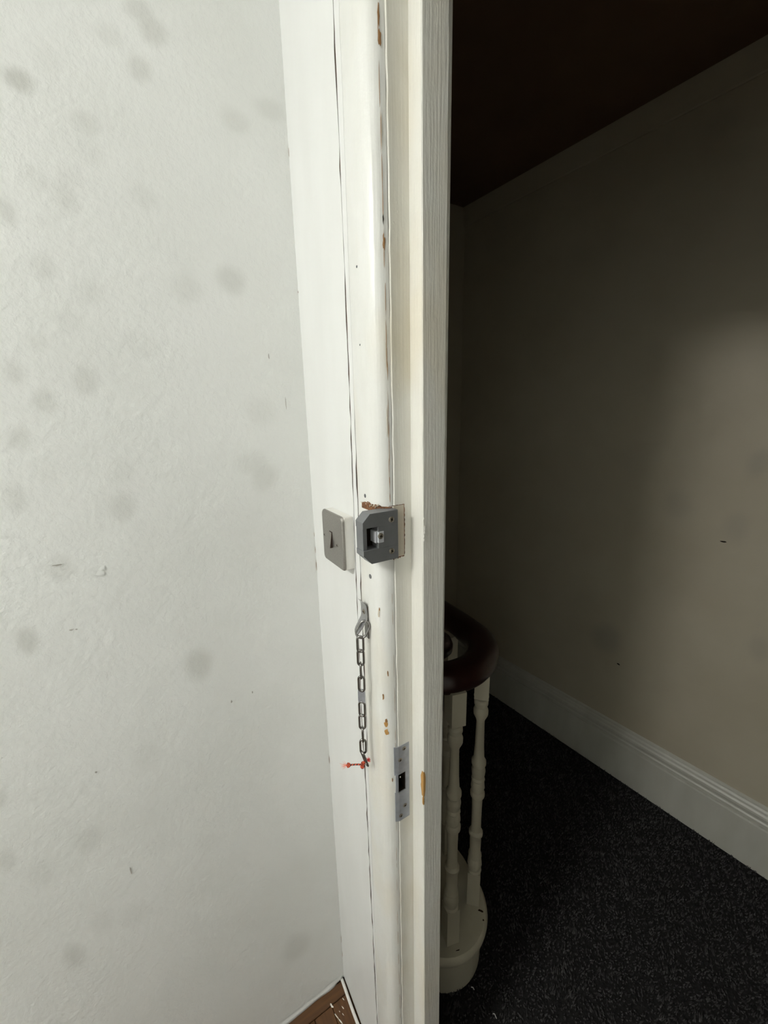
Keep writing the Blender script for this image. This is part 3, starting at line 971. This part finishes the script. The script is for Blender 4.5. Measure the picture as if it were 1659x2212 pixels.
# rocker: bottom half pressed out
rx0, rx1, rz0, rz1 = 0.1365, 0.1480, 1.390, 1.4185
b = MB()
vs = [(rx0, PYF + 0.001, rz0), (rx1, PYF + 0.001, rz0), (rx1, PYF + 0.001, rz1), (rx0, PYF + 0.001, rz1), (rx0, PYF - 0.0050, rz0), (rx1, PYF - 0.0050, rz0), (rx1, PYF - 0.0004, rz1), (rx0, PYF - 0.0004, rz1)]
b.add(vs, [(0, 1, 2, 3), (4, 7, 6, 5), (0, 4, 5, 1), (1, 5, 6, 2), (2, 6, 7, 3), (3, 7, 4, 0)])
rk = b.build('rocker', 'rocker', sw)
b = MB()
vs = [(rx0 + .0003, PYF - 0.0051, rz0 + .0006), (rx1 - .0008, PYF - 0.0051, rz0 + .0006), (rx1 - .0008, PYF - 0.0007, rz1), (rx0 + .0003, PYF - 0.0007, rz1), (rx0 + .0003, PYF - 0.0056, rz0 + .0006), (rx1 - .0008, PYF - 0.0056, rz0 + .0006), (rx1 - .0008, PYF - 0.0012, rz1), (rx0 + .0003, PYF - 0.0012, rz1)]
b.add(vs, [(0, 1, 2, 3), (4, 7, 6, 5), (0, 4, 5, 1), (1, 5, 6, 2), (2, 6, 7, 3), (3, 7, 4, 0)])
o = b.build('rocker_face', 'steel_plate', sw)
o.parent = rk
b = MB().box(rx0 - 0.0006, rx1 + 0.0006, PYF - 0.0003, PYF + 0.0005, rz1, rz1 + 0.0008).build('rocker_gap', 'dark', sw)
for x, z in ((0.1120, 1.4063), (0.1685, 1.4003)):
    screw_cross(sw, (x, PYF + 0.0004, z), (0, -1, 0), 0.0036, 'steel_plate')

# ------------------------------------------------------------------ lock keep on the edge of the frame
KX0, KX1 = 0.2795, 0.3020
kp = tag(empty('lock_keep', (0.29, -0.01, 1.409)), 'grey steel night latch keep screwed to the chiselled door frame edge', 'lock keep')
b = MB()
YA, YB = -0.0398, 0.0195
b.prism([(YA, 1.4640), (YB, 1.4640), (YB, 1.4848), (-0.0280, 1.4848), (YA, 1.4730)], 0, KX0, KX1)
b.prism([(YA, 1.4310), (YA, 1.4230), (-0.0268, 1.4092), (YB, 1.4092), (YB, 1.4310)], 0, KX0, KX1)
b.box(KX0, KX1, -0.0148, YB, 1.4310, 1.4640)
b.box(KX0, KX1 - 0.0022, YA + 0.0008, -0.0325, 1.4310, 1.4640)
body = b.build('keep_body', 'keep_steel', kp)
md = body.modifiers.new('edge', 'BEVEL')
md.width = 0.0004
md.segments = 2
MB().box(KX0 + 0.0004, KX0 + 0.004, -0.0325, -0.0148, 1.4310, 1.4640).build('keep_pocket', 'dark', kp)
b = MB().bbox(KX0 + 0.006, KX1 - 0.0012, -0.0190, -0.0148, 1.4395, 1.4570, 0.0003)
b.bbox(KX1 - 0.0016, KX1 + 0.0005, -0.0150, -0.0055, 1.4392, 1.4562, 0.0004)
lug = b.build('bright_lug', 'bright_steel', kp)
for y_, z in ((0.0080, 1.4715), (0.0076, 1.4227)):
    screw_cross(kp, (KX1 - 0.0004, y_, z), (1, 0, 0), 0.0046, 'screw', 0.2)
screw_cross(kp, (KX1 + 0.0002, -0.0112, 1.4495), (1, 0, 0), 0.0046, 'screw', 0.5)
# the mortise cut in the frame round the keep
b = MB().box(0.2895, 0.2915, YB - 0.001, 0.0370, 1.4075, 1.4880).build('mortise_floor', 'recess', jamb)
b = MB()
def ragged(p0, p1, wdir, w0, n, seed, th=0.0012, nrm=(1, 0, 0)):
    r_ = random.Random(seed)
    p0, p1, wdir, nrm = Vector(p0), Vector(p1), Vector(wdir), Vector(nrm)
    vs = []
    for k in range(n):
        c = p0.lerp(p1, k / (n - 1))
        w = w0 * r_.uniform(0.35, 1.2)
        vs += [tuple(c), tuple(c + wdir * w + nrm * th * r_.uniform(0.2, 1))]
    return vs, [(2 * k, 2 * k + 1, 2 * k + 3, 2 * k + 2) for k in range(n - 1)]
b.add(*ragged((0.2916, 0.0370, 1.408), (0.2916, 0.0370, 1.489), (0, 0.001, 0), 1.6, 24, 31, 0.0006))
b.add(*ragged((0.2916, 0.010, 1.4065), (0.2916, 0.037, 1.4072), (0, 0, -0.001), 2.6, 18, 32, 0.0006))
b.add(*ragged((0.2916, 0.010, 1.4882), (0.2916, 0.037, 1.4882), (0, 0, 0.001), 1.0, 14, 33, 0.0004))
b.build('torn_edge', 'torn_wood', jamb)
# broken bead above and below the keep
b = MB()
for i0, (zc, dz, h) in enumerate(((1.4850, 1, 0.0055), (1.4095, -1, 0.005))):
    n = 22
    vs = []
    r_ = random.Random(60 + i0)
    for k in range(n):
        s_ = k / (n - 1)
        if s_ < 0.45:
            x, y_ = 0.236 + (0.262 - 0.236) * s_ / 0.45, -0.0042
        else:
            x, y_ = bead_pt((s_ - 0.45) / 0.55 * 0.95)
        prof_ = h * (0.3 + 0.9 * math.sin(PI * min(1, 0.12 + s_ * 0.95))) * r_.uniform(0.6, 1.1) if dz > 0 else h * (0.25 + 0.5 * s_) * r_.uniform(0.5, 1.1)
        nx, ny = (0, -1) if s_ < 0.45 else (0.7, -0.7)
        vs += [(x + nx * 0.0004, y_ + ny * 0.0016, zc - dz * 0.006), (x + nx * 0.0004, y_ + ny * 0.0014, zc + dz * prof_ * 0.6), (x, y_ + ny * 0.0002, zc + dz * prof_)]
    fs = []
    for k in range(n - 1):
        fs += [(3 * k, 3 * k + 1, 3 * k + 4, 3 * k + 3), (3 * k + 1, 3 * k + 2, 3 * k + 5, 3 * k + 4)]
    b.add(vs, fs)
b.build('torn_edge', 'torn_wood', bead)
b = MB()
for k in range(11):
    t_ = rng.uniform(0.0, 0.9)
    (x, y), u, n_ = bead_frame(t_)
    if k < 4:
        x, y, u, n_ = rng.uniform(0.232, 0.26), -0.0044, Vector((1, 0, 0)), Vector((0, -1, 0))
    blob(b, (x + n_.x * 0.0012, y + n_.y * 0.0012, 1.4875 + rng.uniform(-0.001, 0.003)), u, (0.3, 0, 1), rng.uniform(0.0008, 0.0022), rng.uniform(0.0008, 0.0024), n_, 1500 + k, 0.0012, 7)
o = b.build('splinter', 'recess', bead)
o['kind'] = 'stuff'

# ------------------------------------------------------------------ mortice strike plate
st = tag(empty('strike_plate', (0.2905, 0.027, 0.888)), 'long zinc mortice lock strike plate let into the door jamb', 'strike plate')
SZ0, SZ1, SY0, SY1 = 0.8885, 1.0535, 0.0128, 0.0427
SXF = 0.2916
b = MB()
b.box(0.2900, SXF, 0.0205, SY1, MZ1, SZ1)
b.box(0.2900, SXF, 0.0205, SY1, SZ0, MZ0)
b.box(0.2900, SXF, MY1, SY1, MZ0, MZ1)
# leading lip wraps round onto the bead
for z0, z1, y0 in ((MZ1, SZ1, SY0), (SZ0, MZ0, SY0 + 0.001)):
    b.add([(0.2888, y0, z0), (0.2915, 0.0206, z0), (0.2900, 0.0206, z0), (0.2874, y0, z0), (0.2888, y0, z1), (0.2915, 0.0206, z1), (0.2900, 0.0206, z1), (0.2874, y0, z1)],
          [(0, 1, 2, 3), (4, 7, 6, 5), (0, 4, 5, 1), (1, 5, 6, 2), (2, 6, 7, 3), (3, 7, 4, 0)])
b.add([(0.2905, 0.0150, MZ0), (0.2916, 0.0192, MZ0), (0.2860, 0.0200, MZ0), (0.2850, 0.0150, MZ0), (0.2905, 0.0150, MZ1), (0.2916, 0.0192, MZ1), (0.2860, 0.0200, MZ1), (0.2850, 0.0150, MZ1)],
      [(0, 1, 2, 3), (4, 7, 6, 5), (0, 4, 5, 1), (1, 5, 6, 2), (2, 6, 7, 3), (3, 7, 4, 0)])
b.build('plate', 'zinc', st)
b = MB()
b.box(0.246, 0.2478, 0.0202, MY1, MZ0, MZ1)
b.box(0.246, 0.2899, 0.0202, 0.0212, MZ0, MZ1)
b.box(0.246, 0.2899, MY1 - 0.001, MY1, MZ0, MZ1)
b.box(0.246, 0.2899, 0.0202, MY1, MZ0, MZ0 + 0.001)
b.box(0.246, 0.2899, 0.0202, MY1, MZ1 - 0.001, MZ1)
b.build('mortise_box', 'dark', st)
for y_, z in ((0.0323, 1.0450), (0.0235, 1.0248), (0.0325, 0.9184), (0.0235, 0.8998)):
    screw_cross(st, (SXF - 0.0003, y_, z), (1, 0, 0), 0.0041, 'screw', rng.uniform(0, 1.5))

# ------------------------------------------------------------------ security chain
ch = tag(empty('door_chain', (0.24, -0.015, 0.995)), 'steel security chain hanging from its bracket on the door frame', 'door chain')
F1 = Vector((0.445, 0.896, 0))      # across a link that faces along the wall
F2 = Vector((0.896, -0.445, 0))
def link(c, up, wide, ln, wd, r=0.0020, name='link'):
    c, up, wide = Vector(c), Vector(up).normalized(), Vector(wide).normalized()
    wide = (wide - up * wide.dot(up)).normalized()
    R1 = wd / 2 - r
    S = ln / 2 - r - R1
    pts = []
    for k in range(9):
        a = PI * k / 8
        pts.append(c + up * (S + R1 * math.sin(a)) + wide * (R1 * math.cos(a)))
    for k in range(9):
        a = PI + PI * k / 8
        pts.append(c + up * (-S + R1 * math.sin(a)) + wide * (R1 * math.cos(a)))
    o = MB().tube(pts, r, 10, closed=True).build(name, 'chain_steel', ch, smooth=True)
    return o
UP = Vector((0, 0, 1))
def turn(deg):
    a = math.radians(deg)
    return F1 * math.cos(a) + F2 * math.sin(a)
chain = [((0.2447, -0.0225, 1.2465), 5, 0.0330), ((0.2440, -0.0225, 1.2205), 8, 0.0330), ((0.2422, -0.0225, 1.1945), 88, 0.0330), ((0.2428, -0.0225, 1.1685), 12, 0.0330),
         ((0.2410, -0.0225, 1.1425), 85, 0.0330), ((0.2410, -0.0225, 1.1160), 20, 0.0330), ((0.2400, -0.0225, 1.0885), 6, 0.0330), ((0.2392, -0.0225, 1.0612), 86, 0.0330), ((0.2392, -0.0225, 1.0350), 6, 0.0330)]
for i, (c, dg, ln) in enumerate(chain):
    if i == 4:
        # the one flat pressed link, face towards the room
        w_ = turn(15)
        t_ = turn(105)
        b = MB()
        for sgn in (-1,):
            vs = []
            for h in (-0.0011, 0.0011):
                for u_, v_ in ((-0.0055, -0.0135), (0.0055, -0.0135), (0.0062, -0.008), (0.0062, 0.008), (0.0055, 0.0135), (-0.0055, 0.0135), (-0.0062, 0.008), (-0.0062, -0.008)):
                    vs.append(tuple(Vector(c) + w_ * u_ + UP * v_ + t_ * h))
            n = 8
            b.add(vs, [tuple(range(n - 1, -1, -1)), tuple(range(n, 2 * n))] + [(k, (k + 1) % n, n + (k + 1) % n, n + k) for k in range(n)])
        o = b.build('link', 'zinc', ch)
        o['label'] = 'flat pressed link'
        continue
    link(c, UP, turn(dg), ln, 0.0142)
# last, tilted ring and the big top loop
link((0.2412, -0.0215, 1.0090), (0.10, 0.20, 0.97) if False else (-0.12, -0.25, 0.96), turn(62), 0.036, 0.0150, 0.0020)
link((0.2435, -0.0160, 1.2715), (0.08, 0.50, 0.86), turn(10), 0.034, 0.0215, 0.0020)
# bracket: a strip of plate with a joggle, screwed at its top
def strip_plate(pts, w, th, nrm_w, name, mat, parent):
    """pts in the Y-Z plane (y,z,half-width); widths along X"""
    vs = []
    for (x, y_, z, hw), (ny, nz) in pts:
        vs += [(x - hw, y_, z), (x + hw, y_, z), (x + hw, y_ + ny * th, z + nz * th), (x - hw, y_ + ny * th, z + nz * th)]
    fs = []
    for k in range(len(pts) - 1):
        o_ = 4 * k
        for j in range(4):
            fs.append((o_ + j, o_ + (j + 1) % 4, o_ + 4 + (j + 1) % 4, o_ + 4 + j))
    fs += [(3, 2, 1, 0), tuple(4 * (len(pts) - 1) + j for j in range(4))]
    o = obj(name, vs, fs, mat, parent)
    autosmooth(o, 40)
    return o
bp = [((0.2330, -0.0145, 1.3205, 0.0075), (0.5, -0.86)), ((0.2335, -0.0095, 1.3165, 0.0085), (-0.3, -0.95)), ((0.2340, -0.0075, 1.3120, 0.0092), (-0.95, -0.2)), ((0.2345, -0.0070, 1.3030, 0.0096), (-1, 0)), ((0.2350, -0.0070, 1.2920, 0.0098), (-1, 0)),
      ((0.2355, -0.0085, 1.2870, 0.0098), (-0.9, 0.4)), ((0.2360, -0.0130, 1.2810, 0.0096), (-0.8, 0.55)), ((0.2366, -0.0165, 1.2762, 0.0094), (-0.85, 0.5)), ((0.2370, -0.0205, 1.2715, 0.0088), (-0.85, 0.5)), ((0.2373, -0.0235, 1.2672, 0.0074), (-0.85, 0.5)), ((0.2375, -0.0252, 1.2645, 0.0045), (-0.85, 0.5))]
strip_plate(bp, 0, 0.0016, None, 'bracket', 'bracket_steel', ch)
MB().bbox(0.2310, 0.2440, -0.0062, -0.0038, 1.2500, 1.3105, 0.0006).build('back_plate', 'chain_steel', ch)
screw_cross(ch, (0.2348, -0.0084, 1.2985), (0, -1, 0), 0.0044, 'screw', 0.9)

# ------------------------------------------------------------------ red cord tied to the last link
cd = tag(empty('knotted_cord', (0.232, -0.026, 0.985)), 'short red and black cord knotted through the lowest chain link', 'cord')
p0, p1 = Vector((0.2375, -0.0225, 0.9925)), Vector((0.2085, -0.0400, 0.9755))
def twisted(a, bb, r, n, turns, name, sag=0.001):
    a, bb = Vector(a), Vector(bb)
    pts = [a.lerp(bb, k / (n - 1)) + Vector((0, 0, sag * math.sin(PI * k / (n - 1)))) for k in range(n)]
    seg = 10
    mb = MB().tube(pts, [r * (1 + 0.12 * math.sin(turns * 2 * PI * k / n * 2)) for k in range(n)], seg)
    tone = []
    for k in range(n):
        for j in range(seg):
            tone.append(1.0 if ((j / seg * 1.0 + turns * k / n) % 1.0) > 0.5 else 0.0)
    return mb.build(name, 'cord', cd, smooth=True, attr=('tone', tone))
twisted(p0, p1, 0.0015, 44, 5, 'cord_strand')
def ball(c, r, name, sx=1.0, seed=0):
    r_ = random.Random(seed)
    vs, fs, tone = [], [], []
    nu, nv = 14, 10
    for i in range(nv + 1):
        th = PI * i / nv
        for j in range(nu):
            ph = 2 * PI * j / nu
            q = r * (1 + 0.16 * math.sin(3 * ph + 5 * th) + 0.05 * r_.uniform(-1, 1))
            vs.append((c[0] + q * math.sin(th) * math.cos(ph) * sx, c[1] + q * math.sin(th) * math.sin(ph), c[2] + q * math.cos(th)))
            tone.append(1.0 if math.sin(3 * ph + 5 * th + 1.2) < -0.55 else 0.0)
    for i in range(nv):
        for j in range(nu):
            fs.append((i * nu + j, (i + 1) * nu + j, (i + 1) * nu + (j + 1) % nu, i * nu + (j + 1) % nu))
    return obj(name, vs, fs, 'cord', cd, smooth=True, attr=('tone', tone))
ball(p1, 0.0041, 'end_knot', 1.0, 3)
# the hitch round the link: two loops
for k, (c, ax) in enumerate((((0.2375, -0.0232, 0.9965), 0.35), ((0.2365, -0.0245, 0.9895), -0.5))):
    pts = []
    for j in range(14):
        a = 2 * PI * j / 14
        v = F1 * (0.0021 * math.cos(a)) + (UP * math.cos(ax) + F2 * math.sin(ax)) * (0.0027 * math.sin(a))
        pts.append(Vector(c) + v)
    mb = MB().tube(pts, 0.0021, 8, closed=True)
    tone = [1.0 if ((j // 8) % 5 == 0) else 0.0 for j in range(14 * 8)]
    mb.build('hitch_loop', 'cord', cd, smooth=True, attr=('tone', tone))
r_ = random.Random(5)
mb = MB()
dirn = (p1 - p0).normalized()
for k in range(44):
    d = (dirn + Vector((r_.gauss(0, 0.24), r_.gauss(0, 0.24), r_.gauss(0, 0.24)))).normalized()
    ln = r_.uniform(0.008, 0.019)
    e = p1 + dirn * 0.003
    mb.tube([e, e + d * ln * 0.5, e + d * ln + Vector((0, 0, r_.uniform(-0.001, 0.001)))], [0.00022, 0.0002, 0.0001], 4)
o = mb.build('frayed_end', 'fray', cd)
o['label'] = 'pale pink frayed fibres'
mb = MB()
q0 = Vector((0.2395, -0.0160, 0.9990))
for k in range(60):
    d = (Vector((0.25, 0.55, 0.45)) + Vector((r_.gauss(0, 0.35), r_.gauss(0, 0.35), r_.gauss(0, 0.35)))).normalized()
    ln = r_.uniform(0.004, 0.008)
    mb.tube([q0, q0 + d * ln * 0.5, q0 + d * ln], [0.0005, 0.00042, 0.0002], 4)
mb.build('frayed_tuft', 'tuft', cd)
